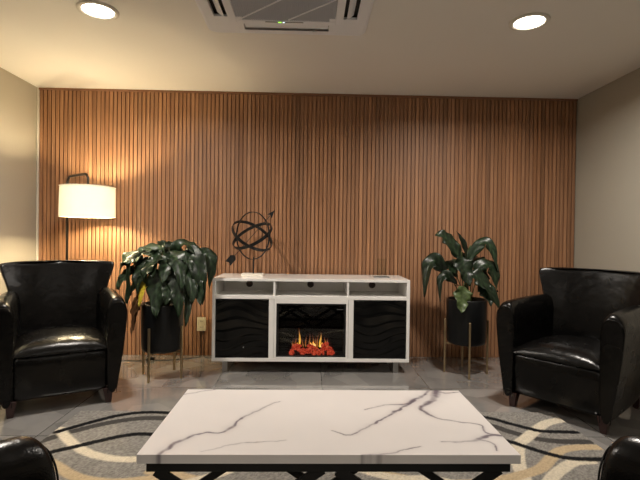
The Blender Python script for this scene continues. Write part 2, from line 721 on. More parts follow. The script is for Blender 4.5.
    obj('screw_cap', bm, M['ac_white'], t)


cassette()


# ------------------------------------------------------------------ black leather armchairs
def make_chair(label):
    t = thing('leather_armchair', label, 'armchair', (0, 0, 0), 0, 'black leather armchairs round the rug')
    L = M['leather']
    # front apron / seat box
    bm = bmesh.new()
    rings = []
    for z, gx, y0, y1 in ((.085, .265, -.352, .30), (.10, .272, -.366, .31), (.24, .274, -.374, .31), (.366, .273, -.380, .31), (.386, .266, -.364, .30)):
        r = []
        for a in range(28):
            an = 2 * PI * (a + .5) / 28
            c, s = math.cos(an), math.sin(an)
            p = .09
            r.append((gx * math.copysign(abs(c) ** p, c), (y0 + y1) / 2 + (y1 - y0) / 2 * math.copysign(abs(s) ** p, s), z))
        rings.append(r)
    loft(bm, rings)
    obj('seat_base', bm, L, t, smooth=True, subsurf=1)
    # seat cushion: crowned top, rolled front edge, seam line along its lower front
    bm = bmesh.new()
    nx, ny = 14, 14
    gx, y0, y1 = .272, -.387, .24

    def cush(u, v, top):
        ex = (1 - abs(u) ** 5)
        ey = (1 - abs(v) ** 6) if v < 0 else 1 - .4 * v ** 4
        x = gx * u
        y = (y0 + y1) / 2 + (y1 - y0) / 2 * v
        if top:
            crown = .028 * (1 - u * u) * (1 - .5 * v * v)
            z = .374 + (.066 + crown) * (max(ex, 0) ** .45) * (max(ey, 0) ** .45) - .012 * max(0, v)
        else:
            z = .374 - .024 * (max(ex, 0) ** .5) * (max(ey, 0) ** .5)
        return (x, y, z)
    us = [math.sin(PI / 2 * (2 * i / nx - 1)) for i in range(nx + 1)]
    vs = [math.sin(PI / 2 * (2 * i / ny - 1)) for i in range(ny + 1)]
    top = [[bm.verts.new(cush(u, v, True)) for u in us] for v in vs]
    bot = [[bm.verts.new(cush(u, v, False)) for u in us] for v in vs]
    for g, rev in ((top, False), (bot, True)):
        for j in range(ny):
            for i in range(nx):
                q = (g[j][i], g[j][i + 1], g[j + 1][i + 1], g[j + 1][i])
                bm.faces.new(q[::-1] if rev else q)
    edge = lambda g: g[0][:] + [g[j][-1] for j in range(1, ny + 1)] + g[-1][-2::-1] + [g[j][0] for j in range(ny - 1, 0, -1)]
    a, b = edge(top), edge(bot)
    for i in range(len(a)):
        j = (i + 1) % len(a)
        bm.faces.new((a[i], b[i], b[j], a[j]))
    obj('seat_cushion', bm, L, t, smooth=True, subsurf=1)
    # arms: tall, flaring outward and rounded over the top
    prof = [(.260, .066), (.258, .25), (.256, .42), (.255, .56), (.258, .640), (.271, .690), (.298, .716), (.332, .716), (.362, .697), (.381, .658),
            (.384, .60), (.375, .48), (.356, .32), (.330, .16), (.317, .066)]
    cxp = sum(p[0] for p in prof) / len(prof)
    czp = .40
    for s in (-1, 1):
        bm = bmesh.new()
        rings = []
        for y, k, dz in ((-.384, .78, -.055), (-.388, .88, -.040), (-.383, .96, -.022), (-.366, .995, -.009), (-.335, 1, -.001), (-.20, 1, .004), (0, 1, .006), (.15, 1, .006), (.27, 1, .0), (.33, .95, -.01)):
            ring = []
            for x, z in prof:
                xx = cxp + (x - cxp) * (k if k < 1 else 1)
                zz = z if z < .1 else czp + (z - czp) * (1 - (1 - k) * .22) + dz * max(0, (z - .5) / .2)
                if y > .2:        # the back end of the arm tucks in towards the back
                    xx -= .03 * (y - .2) / .13
                ring.append((s * xx, y, zz))
            rings.append(ring)
        loft(bm, rings)
        ar = obj('armrest', bm, L, t, smooth=True, subsurf=2)
        bm = bmesh.new()
        tube(bm, smooth_path([(s * (cxp + (x - cxp) * .93), -.3865, (czp + (z - czp) * .98 if z > .1 else z + .006) - .032 * max(0, (z - .5) / .2)) for x, z in prof], 4), .0022, 6)
        obj('piping', bm, L, ar, smooth=True)
    # backrest: curved in plan, flaring into wings at the top, gently reclined
    bm = bmesh.new()
    rings = []
    for z, w, th, cv, fy in ((.085, .295, .10, .03, .25), (.20, .300, .115, .04, .25), (.40, .302, .13, .055, .245), (.55, .302, .125, .065, .258), (.66, .310, .115, .075, .272),
                             (.75, .328, .105, .082, .288), (.83, .352, .095, .084, .302), (.880, .368, .085, .080, .312), (.905, .371, .075, .079, .318), (.921, .366, .056, .077, .328), (.926, .352, .02, .074, .344)):
        ring = []
        m = 12
        for i in range(m + 1):
            u = -1 + 2 * i / m
            uu = math.sin(u * PI / 2)
            ring.append((w * uu, fy - cv * abs(uu) ** 2.6, z - .012 * abs(uu) ** 8 * (z > .8)))
        for i in range(m + 1):
            u = 1 - 2 * i / m
            uu = math.sin(u * PI / 2)
            ring.append(((w + .012) * uu, fy + th - (cv + .02) * abs(uu) ** 3.2, z - .012 * abs(uu) ** 8 * (z > .8)))
        rings.append(ring)
    loft(bm, rings)
    obj('backrest', bm, L, t, smooth=True, subsurf=2)
    # four short square tapered wooden legs
    for sx in (-1, 1):
        for sy, yy in ((-1, -.335), (1, .29)):
            bm = bmesh.new()
            q = lambda cx_, cy_, hw, z: [(cx_ + hw * a, cy_ + hw * b_, z) for a, b_ in ((-1, -1), (1, -1), (1, 1), (-1, 1))]
            loft(bm, [q(sx * .270 + sx * .004, yy + sy * .006, .017, 0), q(sx * .270, yy, .030, .098)])
            obj('leg', bm, M['cherry'], t, bevel=.003)
    return t


def copy_tree(o, parent=None):
    c = o.copy()
    COL.objects.link(c)
    c.parent = parent
    for ch in list(o.children):
        copy_tree(ch, c)
    return c


chair = make_chair('black leather armchair at left, near the lit floor lamp and slat wall')
chair.location = (-1.748, 3.225, 0)
chair.rotation_euler = (0, 0, math.radians(30))
for x, y, rz, lab in ((1.842, 3.022, math.radians(-50.7), 'black leather armchair at right, facing the rug, beside the slimmer potted plant'),
                      (-1.028, .785, math.radians(150), 'black leather armchair in the bottom left foreground, only its rounded arm showing'),
                      (1.146, .795, math.radians(210), 'black leather armchair in the bottom right foreground, only its rounded arm showing')):
    c = copy_tree(chair)
    c['label'] = lab
    c.location = (x, y, .0126 if y < 2 else 0)      # the two near chairs stand on the rug
    c.rotation_euler = (0, 0, rz)


# ------------------------------------------------------------------ rug
def rug():
    X0, X1, Y0, Y1 = -1.43, 1.60, .40, 2.88
    xs = np.linspace(X0, X1, 380)
    ys = np.linspace(Y0, Y1, 302)
    X, Y = np.meshgrid(xs, ys)
    n = rng.random(X.shape)
    base = np.array([.245, .232, .212])
    col = base * (.70 + .60 * n)[..., None]
    black = (.012, .012, .013)
    dgrey = (.065, .061, .058)
    cream = (.64, .57, .45)
    tan = (.50, .39, .25)
    bands = [
        (dgrey, .036, [(-1.45, 2.42), (-1.412, 2.479), (-1.335, 2.567), (-1.205, 2.676), (-1.059, 2.75), (-.883, 2.766), (-.55, 2.72), (-.1, 2.86), (.5, 2.94), (.9, 2.83), (1.108, 2.678), (1.181, 2.595), (1.294, 2.504), (1.4, 2.467), (1.57, 2.462)]),
        (cream, .046, [(-1.415, 2.61), (-1.404, 2.593), (-1.276, 2.456), (-1.141, 2.343), (-1.011, 2.28), (-.868, 2.26), (-.6, 2.29), (-.36, 2.43), (-.18, 2.66), (-.1, 2.95)]),
        (cream, .055, [(1.60, 2.76), (1.573, 2.755), (1.467, 2.709), (1.344, 2.601), (1.243, 2.504), (1.162, 2.419), (1.06, 2.20), (1.01, 1.95), (1.02, 1.6), (1.12, 1.3)]),
        (tan, .048, [(-1.42, 2.34), (-1.2, 2.192), (-1.1, 2.119), (-1.01, 2.076), (-.934, 2.059), (-.84, 2.055), (-.737, 2.076), (-.657, 2.11), (-.5, 2.25), (-.38, 2.46)]),
        (tan, .040, [(-.74, 2.14), (-.703, 2.137), (-.562, 2.101), (-.3, 1.98), (-.1, 1.75), (.02, 1.4), (.02, 1.0)]),
        (cream, .045, [(-.7, 1.94), (-.56, 2.03), (-.446, 2.101), (-.375, 2.146), (-.2, 2.34), (-.1, 2.55)]),
        (tan, .050, [(1.61, 2.395), (1.592, 2.397), (1.476, 2.396), (1.363, 2.362), (1.272, 2.286), (1.157, 2.175), (1.045, 2.12), (.92, 2.075), (.7, 2.04), (.45, 2.09), (.25, 2.2), (.1, 2.4)]),
        (cream, .050, [(1.45, 2.246), (1.43, 2.245), (1.357, 2.234), (1.267, 2.175), (1.162, 2.084), (1.05, 1.93), (1.0, 1.7)]),
        (cream, .045, [(.16, 2.25), (.308, 2.137), (.445, 2.085), (.62, 2.07), (.8, 1.95), (.9, 1.7)]),
        (cream, .05, [(-1.4, 1.5), (-1.1, 1.62), (-.8, 1.55), (-.5, 1.3), (-.35, .95), (-.3, .6)]),
        (tan, .05, [(1.62, 1.3), (1.3, 1.2), (1.0, .95), (.85, .58)]),
        (tan, .05, [(-1.4, 1.0), (-1.0, 1.1), (-.7, 1.0), (-.5, .7)]),
        (black, .026, [(-1.41, 2.57), (-1.378, 2.606), (-1.266, 2.719), (-1.156, 2.81), (-.988, 2.859), (-.7, 2.82), (-.2, 2.72), (.4, 2.80), (.8, 2.88), (1.118, 2.798), (1.231, 2.708), (1.328, 2.63), (1.389, 2.596), (1.578, 2.584)]),
        (black, .026, [(-1.42, 2.22), (-1.322, 2.321), (-1.21, 2.398), (-1.111, 2.468), (-1.001, 2.531), (-.878, 2.544), (-.5, 2.48), (0, 2.46), (.5, 2.56), (.9, 2.56), (1.114, 2.472), (1.184, 2.407), (1.253, 2.339), (1.33, 2.286), (1.399, 2.269), (1.522, 2.265), (1.64, 2.28)]),
        (black, .026, [(-1.42, .9), (-1, 1.3), (-.4, 1.5), (.3, 1.4), (.9, 1.6), (1.64, 1.5)]),
    ]
    zr = .0095 + .003 * rng.random(X.shape)
    for c, hw, pts in bands:
        p = smooth_path(pts, 8)
        hw *= .86 if c in (black, dgrey) else .62
        d, _ = path_distance(X, Y, p)
        a = np.clip((hw - d + .004) / .008, 0, 1)[..., None]
        col = col * (1 - a) + a * np.array(c) * (.88 + .24 * n)[..., None]
    return color_grid('area_rug', xs, ys, zr, col, M['rug'], edge=.0075)


tag(rug(), 'grey area rug with sweeping black, cream and tan curves under the coffee table', 'rug')


# ------------------------------------------------------------------ coffee table
def coffee_table():
    cx, cy = .078, 1.7085
    t = thing('coffee_table', 'long coffee table with white veined marble top on black metal frame', 'coffee table', (cx, cy, 0))
    hw, hd = .606, .2985
    xs = np.linspace(-hw, hw, 460)
    ys = np.linspace(-hd, hd, 236)
    X, Y = np.meshgrid(xs, ys)

    def cloud(sc, seed, octv=4):
        r = np.random.default_rng(seed)
        Z = np.zeros(X.shape)
        for o_ in range(octv):
            for _ in range(5):
                kx, ky = r.normal(0, sc * 2 ** o_, 2)
                Z += np.sin(kx * X + ky * Y + r.random() * 6.28) / (2 ** o_) / 5
        return Z
    wx = X + .008 * cloud(14, 3) + .0045 * cloud(70, 5)
    wy = Y + .008 * cloud(14, 4) + .0045 * cloud(70, 6)
    col = np.array([.80, .765, .75]) * (1 + .05 * cloud(5, 8))[..., None]
    veins = [
        ([(-.46, 1.409), (-.445, 1.447), (-.415, 1.511), (-.352, 1.569), (-.298, 1.573), (-.269, 1.61), (-.248, 1.68), (-.164, 1.815), (-.111, 1.87)], [.010, .014, .012, .005, .008, .013, .007, .006, .003], 1),
        ([(-.33, 1.43), (-.243, 1.479), (-.17, 1.498), (-.064, 1.513)], [.001, .003, .003, .001], .6),
        ([(-.535, 1.92), (-.526, 1.935), (-.461, 1.986), (-.408, 2.006)], [.006, .006, .005, .004], .8),
        ([(.585, 2.01), (.560, 1.95), (.535, 1.901), (.483, 1.832), (.463, 1.805), (.479, 1.729), (.511, 1.691), (.578, 1.673), (.642, 1.642), (.639, 1.616), (.638, 1.574), (.678, 1.551)], [.034, .034, .026, .018, .014, .009, .005, .004, .004, .004, .005, .006], 1),
        ([(.553, 2.01), (.461, 1.9), (.406, 1.842), (.321, 1.83), (.232, 1.777)], [.010, .014, .010, .005, .002], 1),
        ([(.459, 1.888), (.348, 1.757), (.263, 1.662), (.152, 1.552), (.088, 1.584)], [.010, .010, .007, .004, .001], 1),
        ([(.458, 1.5), (.546, 1.508), (.596, 1.523), (.639, 1.551), (.690, 1.551)], [.002, .006, .013, .012, .009], .9),
        ([(.6, 1.516), (.627, 1.497), (.622, 1.444)], [.003, .004, .002], .8),
        ([(.177, 1.405), (.267, 1.416), (.309, 1.436), (.376, 1.471)], [.004, .006, .004, .002], .9),
        ([(.585, 1.99), (.62, 1.975), (.69, 1.992)], [.010, .008, .004], .8),
    ]
    vc = np.array([.13, .105, .14])
    for pts, w, s in veins:
        pp = smooth_path([(a - cx, b - cy, ww) for (a, b), ww in zip(pts, w)], 6)
        d, wd = path_distance(wx, wy, [p[:2] for p in pp], [max(p[2], .001) for p in pp])
        core = np.clip(1.25 - d / (wd * .60 + .0011), 0, 1)
        tex = .45 + .55 * np.clip(.5 + cloud(45, 11) * 1.2, 0, 1)
        halo = np.exp(-(d / (wd * 1.5 + .004)) ** 2) * .16
        a = np.clip(s * (core * tex + halo), 0, .95)[..., None]
        col = col * (1 - a) + a * vc
    Z = np.full(X.shape, .45)
    color_grid('marble_top', xs, ys, Z, col, M['marble'], t, edge=.028)
    # frame: top rails, bottom rails and two crossed braces on each long side
    B = M['black_metal']
    fx, fy = .584, .276
    for s in (-1, 1):
        y = s * (fy - .012)
        bm = bmesh.new()
        box(bm, -fx, fx, y - .012, y + .012, .384, .4215)
        obj('top_rail', bm, B, t, bevel=.0015)
        bm = bmesh.new()
        box(bm, -fx, fx, y - .012, y + .012, .0125, .037)
        obj('bottom_rail', bm, B, t, bevel=.0015)
        for x0_, x1_ in ((-fx + .005, 0), (0, fx - .005)):
            for k, (za, zb_) in enumerate(((.386, .034), (.034, .386))):
                bm = bmesh.new()
                off = (.005 if k else -.005)
                beam(bm, (x0_ + .024, y + off, za), (x1_ - .024, y + off, zb_), .034, .0095, (0, 1, 0))
                obj('cross_brace', bm, B, t)
    for s in (-1, 1):
        for za, zb_ in ((.384, .4215), (.0125, .037)):
            obj('side_rail', boxbm(s * (fx - .012) - .012, s * (fx - .012) + .012, -fy + .024, fy - .024, za, zb_), B, t, bevel=.0015)


coffee_table()


# ------------------------------------------------------------------ fireplace media console
def wave_sheet(name, w, h, seed, mat, parent, amp=.0026):
    """A black panel with a carved relief of long flowing ridges (front towards -y)."""
    r = np.random.default_rng(seed)
    nx, nz = 90, 110
    xs = np.linspace(0, w, nx)
    zs = np.linspace(0, h, nz)
    X, Zz = np.meshgrid(xs, zs)
    ph = r.random(6) * 6.28
    D = np.zeros(X.shape)
    warp = .030 * np.sin(X * 9 / w * .55 + ph[0] + Zz * 5) + .022 * np.sin(X * 3.6 / w + ph[1] - Zz * 9)
    q = (Zz + warp) / .062
    fr = q - np.floor(q)
    ridge = np.where(fr < .75, fr / .75, (1 - fr) / .25)       # slow rise, quick fall
    D += amp * (ridge ** 1.5) * (.35 + .65 * np.sin(X / w * 4 + np.floor(q) * 2.1 + ph[3]) ** 2)
    bm = bmesh.new()
    g = [[bm.verts.new((xs[i], -D[j, i], zs[j])) for i in range(nx)] for j in range(nz)]
    for j in range(nz - 1):
        for i in range(nx - 1):
            bm.faces.new((g[j][i], g[j][i + 1], g[j + 1][i + 1], g[j + 1][i]))
    edge = g[0][:] + [g[j][-1] for j in range(1, nz)] + g[-1][-2::-1] + [g[j][0] for j in range(nz - 2, 0, -1)]
    back = [bm.verts.new((v.co.x, .012, v.co.z)) for v in edge]
    for i in range(len(edge)):
        j = (i + 1) % len(edge)
        bm.faces.new((edge[i], back[i], back[j], edge[j]))
    bm.faces.new(back)
    return obj(name, bm, mat, parent, smooth=True)


def console():
    x0, x1 = -.786, .846
    yf, yb = 3.708, 4.185
    zb, zt = .0965, .781
    t = thing('fireplace_console', 'long white media console with black doors and a glowing fireplace insert', 'media console', ((x0 + x1) / 2, yf, 0))
    ox = (x0 + x1) / 2
    lx = lambda x: x - ox
    W = M['lacquer']
    d = yb - yf
    bm = bmesh.new()
    box(bm, lx(x0), lx(x1), 0, d, zt - .022, zt)                      # top
    box(bm, lx(x0), lx(x1), 0, d, zb, zb + .028)                      # bottom
    box(bm, lx(x0), lx(x0) + .026, 0, d, zb + .028, zt - .022)        # ends
    box(bm, lx(x1) - .026, lx(x1), 0, d, zb + .028, zt - .022)
    box(bm, lx(x0) + .026, lx(x1) - .026, .0, d - .01, .612, .640)    # shelf under the open bays
    for xa in (-.278, .331):                                          # thin dividers of the open bays
        box(bm, lx(xa) - .008, lx(xa) + .008, .004, d - .01, .640, zt - .022)
    for xa in (-.300, .358):                                          # uprights beside the fireplace
        box(bm, lx(xa) - .021, lx(xa) + .021, .002, d - .01, zb + .028, .612)
    obj('carcass', bm, W, t, bevel=.0025)
    bm = bmesh.new()
    box(bm, lx(x0) + .026, lx(x1) - .026, d - .10, d - .09, zb + .028, zt - .022)
    bp = obj('back_panel', bm, M['lacquer_back'], t)
    for xa in (-.530, .022, .582):
        bm = bmesh.new()
        n = 28
        prof = [(.030, -.001), (.030, -.006), (.024, -.007), (.022, -.002), (.004, -.0015)]
        rings = [[(lx(xa) + r * math.cos(2 * PI * i / n), d - .10 + y, .6985 + r * math.sin(2 * PI * i / n)) for i in range(n)] for r, y in prof]
        loft(bm, rings)
        obj('cable_hole', bm, M['grommet'], bp, smooth=False)
    # doors
    for xa, xb, seed in ((-.757, -.322, 3), (.381, .818, 9)):
        dr = bpy.data.objects.new('door', None)
        link(dr, t)
        dr.location = (lx(xa), .006, .128)
        w, h = xb - xa, .478
        wave_sheet('door_panel', w, h, seed, M['relief'], dr)
        bm = bmesh.new()
        bm.free()
        for sx in (.02, w - .05):
            obj('hinge_plate', boxbm(sx, sx + .03, -.0055, .001, h - .008, h - .0005), M['dark_slot'], dr)
        if seed == 3:
            bm = bmesh.new()
            n = 16
            rings = [[(w * .53 + r * math.cos(2 * PI * i / n), y, .085 + r * math.sin(2 * PI * i / n)) for i in range(n)] for r, y in ((.005, .001), (.005, -.005), (.003, -.006))]
            loft(bm, rings)
            obj('sensor', bm, M['steel'], dr)
    # fireplace insert
    fi = bpy.data.objects.new('fireplace_insert', None)
    link(fi, t)
    xa, xb = -.277, .335
    w = xb - xa
    fi.location = (lx(xa), 0, zb + .028)
    hh = .612 - zb - .028
    bm = bmesh.new()
    b_ = .012
    for a in ((0, .018, .0, .03, 0, hh), (w - .018, w, 0, .03, 0, hh), (.018, w - .018, 0, .03, hh - .034, hh), (.018, w - .018, 0, .03, 0, .010)):
        box(bm, *a)
    obj('insert_frame', bm, W, fi, bevel=.0015)
    ga, gb, gz0, gz1 = .0185, w - .0185, .0105, hh - .0345
    bm = bmesh.new()
    dd = .20
    box(bm, ga, ga + .012, .008, dd, gz0, gz1)
    box(bm, gb - .012, gb, .008, dd, gz0, gz1)
    box(bm, ga + .012, gb - .012, .008, dd, gz1 - .012, gz1)
    box(bm, ga + .012, gb - .012, .008, dd, gz0, gz0 + .012)
    obj('firebox', bm, M['firebox'], fi)
    bw = wave_sheet('firebox_back', gb - ga - .026, gz1 - gz0 - .026, 21, M['relief'], fi, .006)
    bw.location = (ga + .013, .155, gz0 + .013)
    bm = bmesh.new()
    box(bm, ga + .012, gb - .012, .012, .015, gz0 + .012, gz1 - .012)
    gl = obj('glass_front', bm, M['fire_glass'], fi)
    bm = bmesh.new()
    q = gb - .075
    for k, ww in enumerate((.006, .003, .006, .006, .006, .006, .006)):      # faint small print, too fine to read in the photo
        box(bm, q, q + ww, .0105, .0115, gz1 - .050, gz1 - .0435)
        q += ww + .002
    obj('glass_print', bm, M['mark_grey'], gl)
    # ember bed: three glowing mounds made of lumps
    rr_ = random.Random(5)
    c0 = w / 2 + .006
    for mx_ in (-.115, .005, .12):
        bm = bmesh.new()
        for k in range(26):
            a = rr_.uniform(-1, 1)
            px = c0 + mx_ + a * .058
            hz = (1 - a * a) * .078
            pz = gz0 + .018 + rr_.uniform(.0, 1) * hz
            py = .075 + rr_.uniform(-.025, .035) - (.02 if pz < gz0 + .03 else 0)
            m_ = Matrix.Translation((px, py, pz)) @ Matrix.Rotation(rr_.uniform(0, 6), 4, Vector((rr_.random(), rr_.random(), .3)).normalized()) @ Matrix.Diagonal((rr_.uniform(.7, 1.4), rr_.uniform(.7, 1.2), rr_.uniform(.6, 1), 1))
            bmesh.ops.create_icosphere(bm, subdivisions=2, radius=.0185, matrix=m_)
        obj('ember_pile', bm, M['ember'], fi, smooth=True)
    bm = bmesh.new()
    for k in range(34):
        px = c0 + rr_.uniform(-.185, .19)
        m_ = Matrix.Translation((px, .055 + rr_.uniform(-.015, .01), gz0 + .016)) @ Matrix.Rotation(rr_.uniform(0, 6), 4, 'Z') @ Matrix.Diagonal((1.3, .8, .7, 1))
        bmesh.ops.create_icosphere(bm, subdivisions=1, radius=.011, matrix=m_)
    tag(obj('ash_bed', bm, M['charcoal'], fi), kind='stuff')
    # flames: slim twisted tongues
    fl = [(-.155, .10, .10, 0), (-.105, .055, .205, 1), (-.125, .06, .09, 2), (-.075, .07, .12, 0), (-.045, .08, .15, 0), (-.02, .09, .17, 0), (-.012, .055, .10, 2), (.015, .08, .16, 0), (.02, .055, .115, 2), (.04, .09, .14, 0),
          (.055, .08, .165, 0), (.075, .055, .17, 1), (.085, .06, .10, 2), (.11, .085, .14, 0), (.125, .055, .115, 2), (.14, .08, .12, 0), (-.135, .07, .13, 0)]
    for dx, z0_, hgt, kind in fl:
        bm = bmesh.new()
        lay = bm.verts.layers.float_color.new('tint')
        rings = []
        wd = {0: .0048, 1: .0082, 2: .0125}[kind]
        m_ = 10
        for i in range(m_ + 1):
            tt = i / m_
            rad = wd * (math.sin(PI * min(1, tt * .8 + .18)) ** 1.2) * (1 - tt ** 3) + .0006
            px = c0 + dx + .006 * math.sin(tt * 4 + dx * 60)
            pz = gz0 + .062 + (hgt - .02) * tt * (.55 if kind == 2 else .85)
            rings.append([(px + rad * math.cos(2 * PI * k / 8), .095 + rad * .6 * math.sin(2 * PI * k / 8), pz) for k in range(8)])
        R = loft(bm, rings)
        for i, r_ in enumerate(R):
            tt = i / m_
            for v in r_:
                if kind == 0:
                    v[lay] = (.30 * (1 - tt) + .05, .10 * (1 - tt) + .015, .02, 1)
                elif kind == 1:
                    v[lay] = (1.0 * (1 - tt * .75), .52 * (1 - tt * .85), .05, 1)
                else:
                    v[lay] = (1.1, .80 * (1 - tt * .6), .30 * (1 - tt), 1)
        obj('flame', bm, M['flame'], fi, smooth=True)
    # sled legs of flat steel
    for xa in (-.684, .742):
        bm = bmesh.new()
        xx = lx(xa)
        box(bm, xx - .022, xx + .022, .035, .043, 0, zb)
        box(bm, xx - .022, xx + .022, d - .075, d - .067, 0, zb)
        box(bm, xx - .022, xx + .022, .043, d - .075, 0, .008)
        obj('leg', bm, M['steel'], t)
    bm = bmesh.new()
    box(bm, lx(-.19), lx(.20), .10, .30, zb - .022, zb)
    obj('heater_vent', bm, M['black_metal'], t, bevel=.002)


console()


# ------------------------------------------------------------------ armillary sphere
def armillary():
    t = thing('armillary_sphere', 'black metal armillary sphere with arrow on a white stone base', 'ornament', (-.482, 3.955, .7812))
    K = M['black_metal']
    bm = bmesh.new()
    box(bm, -.100, .090, -.055, .055, 0, .022)
    obj('base', bm, M['stone'], t, bevel=.004)
    bm = bmesh.new()
    tube(bm, [(0, 0, .022), (0, 0, .166)], .0062, 14)
    obj('post', bm, K, t, smooth=True)
    c = Vector((-.012, 0, .352))
    R = .207

    def band(normal, rad, width, thick, name):
        nrm = Vector(normal).normalized()
        a = nrm.orthogonal().normalized()
        b = nrm.cross(a)
        bm_ = bmesh.new()
        n = 72
        rings = []
        for i in range(n):
            an = 2 * PI * i / n
            d_ = a * math.cos(an) + b * math.sin(an)
            rings.append([c + d_ * (rad + thick * s) + nrm * width * u for s, u in ((-.5, -.5), (.5, -.5), (.5, .5), (-.5, .5))])
        R_ = [[bm_.verts.new(q) for q in r] for r in rings]
        R_.append(R_[0])
        for p, q in zip(R_[:-1], R_[1:]):
            for k in range(4):
                bm_.faces.new((p[k], p[(k + 1) % 4], q[(k + 1) % 4], q[k]))
        obj(name, bm_, K, t)
    band((.64, .77, 0), R, .012, .006, 'meridian_ring')
    f = -.42                      # component towards the viewer's side
    band((.545 * .907, f, .84 * .907), R - .016, .028, .004, 'orbit_band')
    band((-.45 * .907, f, .89 * .907), R - .021, .028, .004, 'orbit_band')
    d_ = Vector((.375, 0, .437)).normalized()
    p0, p1 = c - d_ * .285, c + d_ * .235
    bm = bmesh.new()
    tube(bm, [p0, p1], .0028, 8)
    ar = obj('arrow_shaft', bm, K, t)
    side = Vector((d_.z, 0, -d_.x))
    bm = bmesh.new()
    yv = Vector((0, .004, 0))
    head = [p1 + d_ * .062, p1 - d_ * .010 + side * .026, p1 + d_ * .006, p1 - d_ * .010 - side * .026]
    loft(bm, [[q - yv for q in head], [q + yv for q in head]])
    obj('arrow_head', bm, K, ar)
    bm = bmesh.new()
    fl = [p0 + d_ * .050 + side * .010, p0 + d_ * .030 + side * .030, p0 - d_ * .040 + side * .030, p0 - d_ * .026, p0 - d_ * .040 - side * .030, p0 + d_ * .030 - side * .030, p0 + d_ * .050 - side * .010]
    loft(bm, [[q - yv for q in fl], [q + yv for q in fl]])
    obj('arrow_fletching', bm, K, ar)


armillary()

# clear acrylic sign holder on the console
t = thing('acrylic_stand', 'small clear acrylic display stand at the right end of the white console', 'display stand', (.645, 3.955, .7812))
bm = bmesh.new()
box(bm, -.068, .068, -.035, .035, 0, .008)
o = obj('base', bm, M['label_grey'], t, bevel=.002)
o['label'] = 'grey base'
bm = bmesh.new()
box(bm, -.042, .048, -.002, .002, .008, .165)
obj('clear_pane', bm, M['acrylic'], t)


# ------------------------------------------------------------------ plants and stands
TINT = [((.006, .014, .006), (.022, .042, .018)),      # deep green
        ((.040, .065, .032), (.085, .12, .06)),        # paler upper left leaves, lamp light painted into the green
        ((.50, .36, .03), (.42, .38, .04)),            # yellowing
        ((.06, .09, .03), (.10, .14, .055)),            # young light green
        ((.10, .048, .022), (.15, .075, .035))]        # dried brown


def leaf(bm, lay, B, Mid, T, w, nh, kind, r, ragged=0.0):
    B, Mid, T, nh = Vector(B), Vector(Mid), Vector(T), (Vector(nh).normalized() + Vector((r.uniform(-.38, .38), r.uniform(-.2, .2), r.uniform(-.3, .3)))).normalized()
    C = Mid * 2 - (B + T) * .5
    n, m = 22, 5
    ca, cb = TINT[kind]
    k = r.uniform(.8, 1.2)
    rows = []
    ph = r.uniform(0, 6)
    for i in range(n + 1):
        t = i / n
        P = B * (1 - t) ** 2 + C * 2 * t * (1 - t) + T * t * t
        tg = (C - B) * (1 - t) + (T - C) * t
        tg.normalize()
        Lt = tg.cross(nh)
        if Lt.length < .05:
            Lt = Vector((1, 0, 0))
        Lt.normalize()
        nn = Lt.cross(tg)
        prof = (math.sin(PI * min(1, t ** .72)) ** .75) if 0 < t < 1 else 0
        hw = max(.0008, w * .5 * prof)
        row = []
        for j in range(-m, m + 1):
            s = j / m
            rag = 1 + ragged * math.sin(t * 40 + j * 3 + ph) * abs(s) + .10 * math.sin(t * 17 + ph + (3 if s > 0 else 0)) * abs(s)
            fold = .30 * abs(s) * hw - .16 * (s * s) * hw
            rip = (.10 * math.sin(t * 12 + ph + (2 if s > 0 else 0)) + .05 * math.sin(t * 25 + ph * 2 + (1 if s > 0 else 0))) * w * s * s
            v = bm.verts.new(P + Lt * (s * hw * rag) + nn * (fold + rip))
            e = (.5 + .5 * math.sin(t * 42 + ph - abs(s) * 7)) ** 2
            mid = 1.7 if j == 0 and kind in (0, 1) else 1.0
            v[lay] = tuple(min(1, (a * (1 - e) + b * e) * k * mid) for a, b in zip(ca, cb)) + (1,)
            row.append(v)
        rows.append(row)
    for a, b in zip(rows[:-1], rows[1:]):
        for i in range(2 * m):
            bm.faces.new((a[i], a[i + 1], b[i + 1], b[i]))


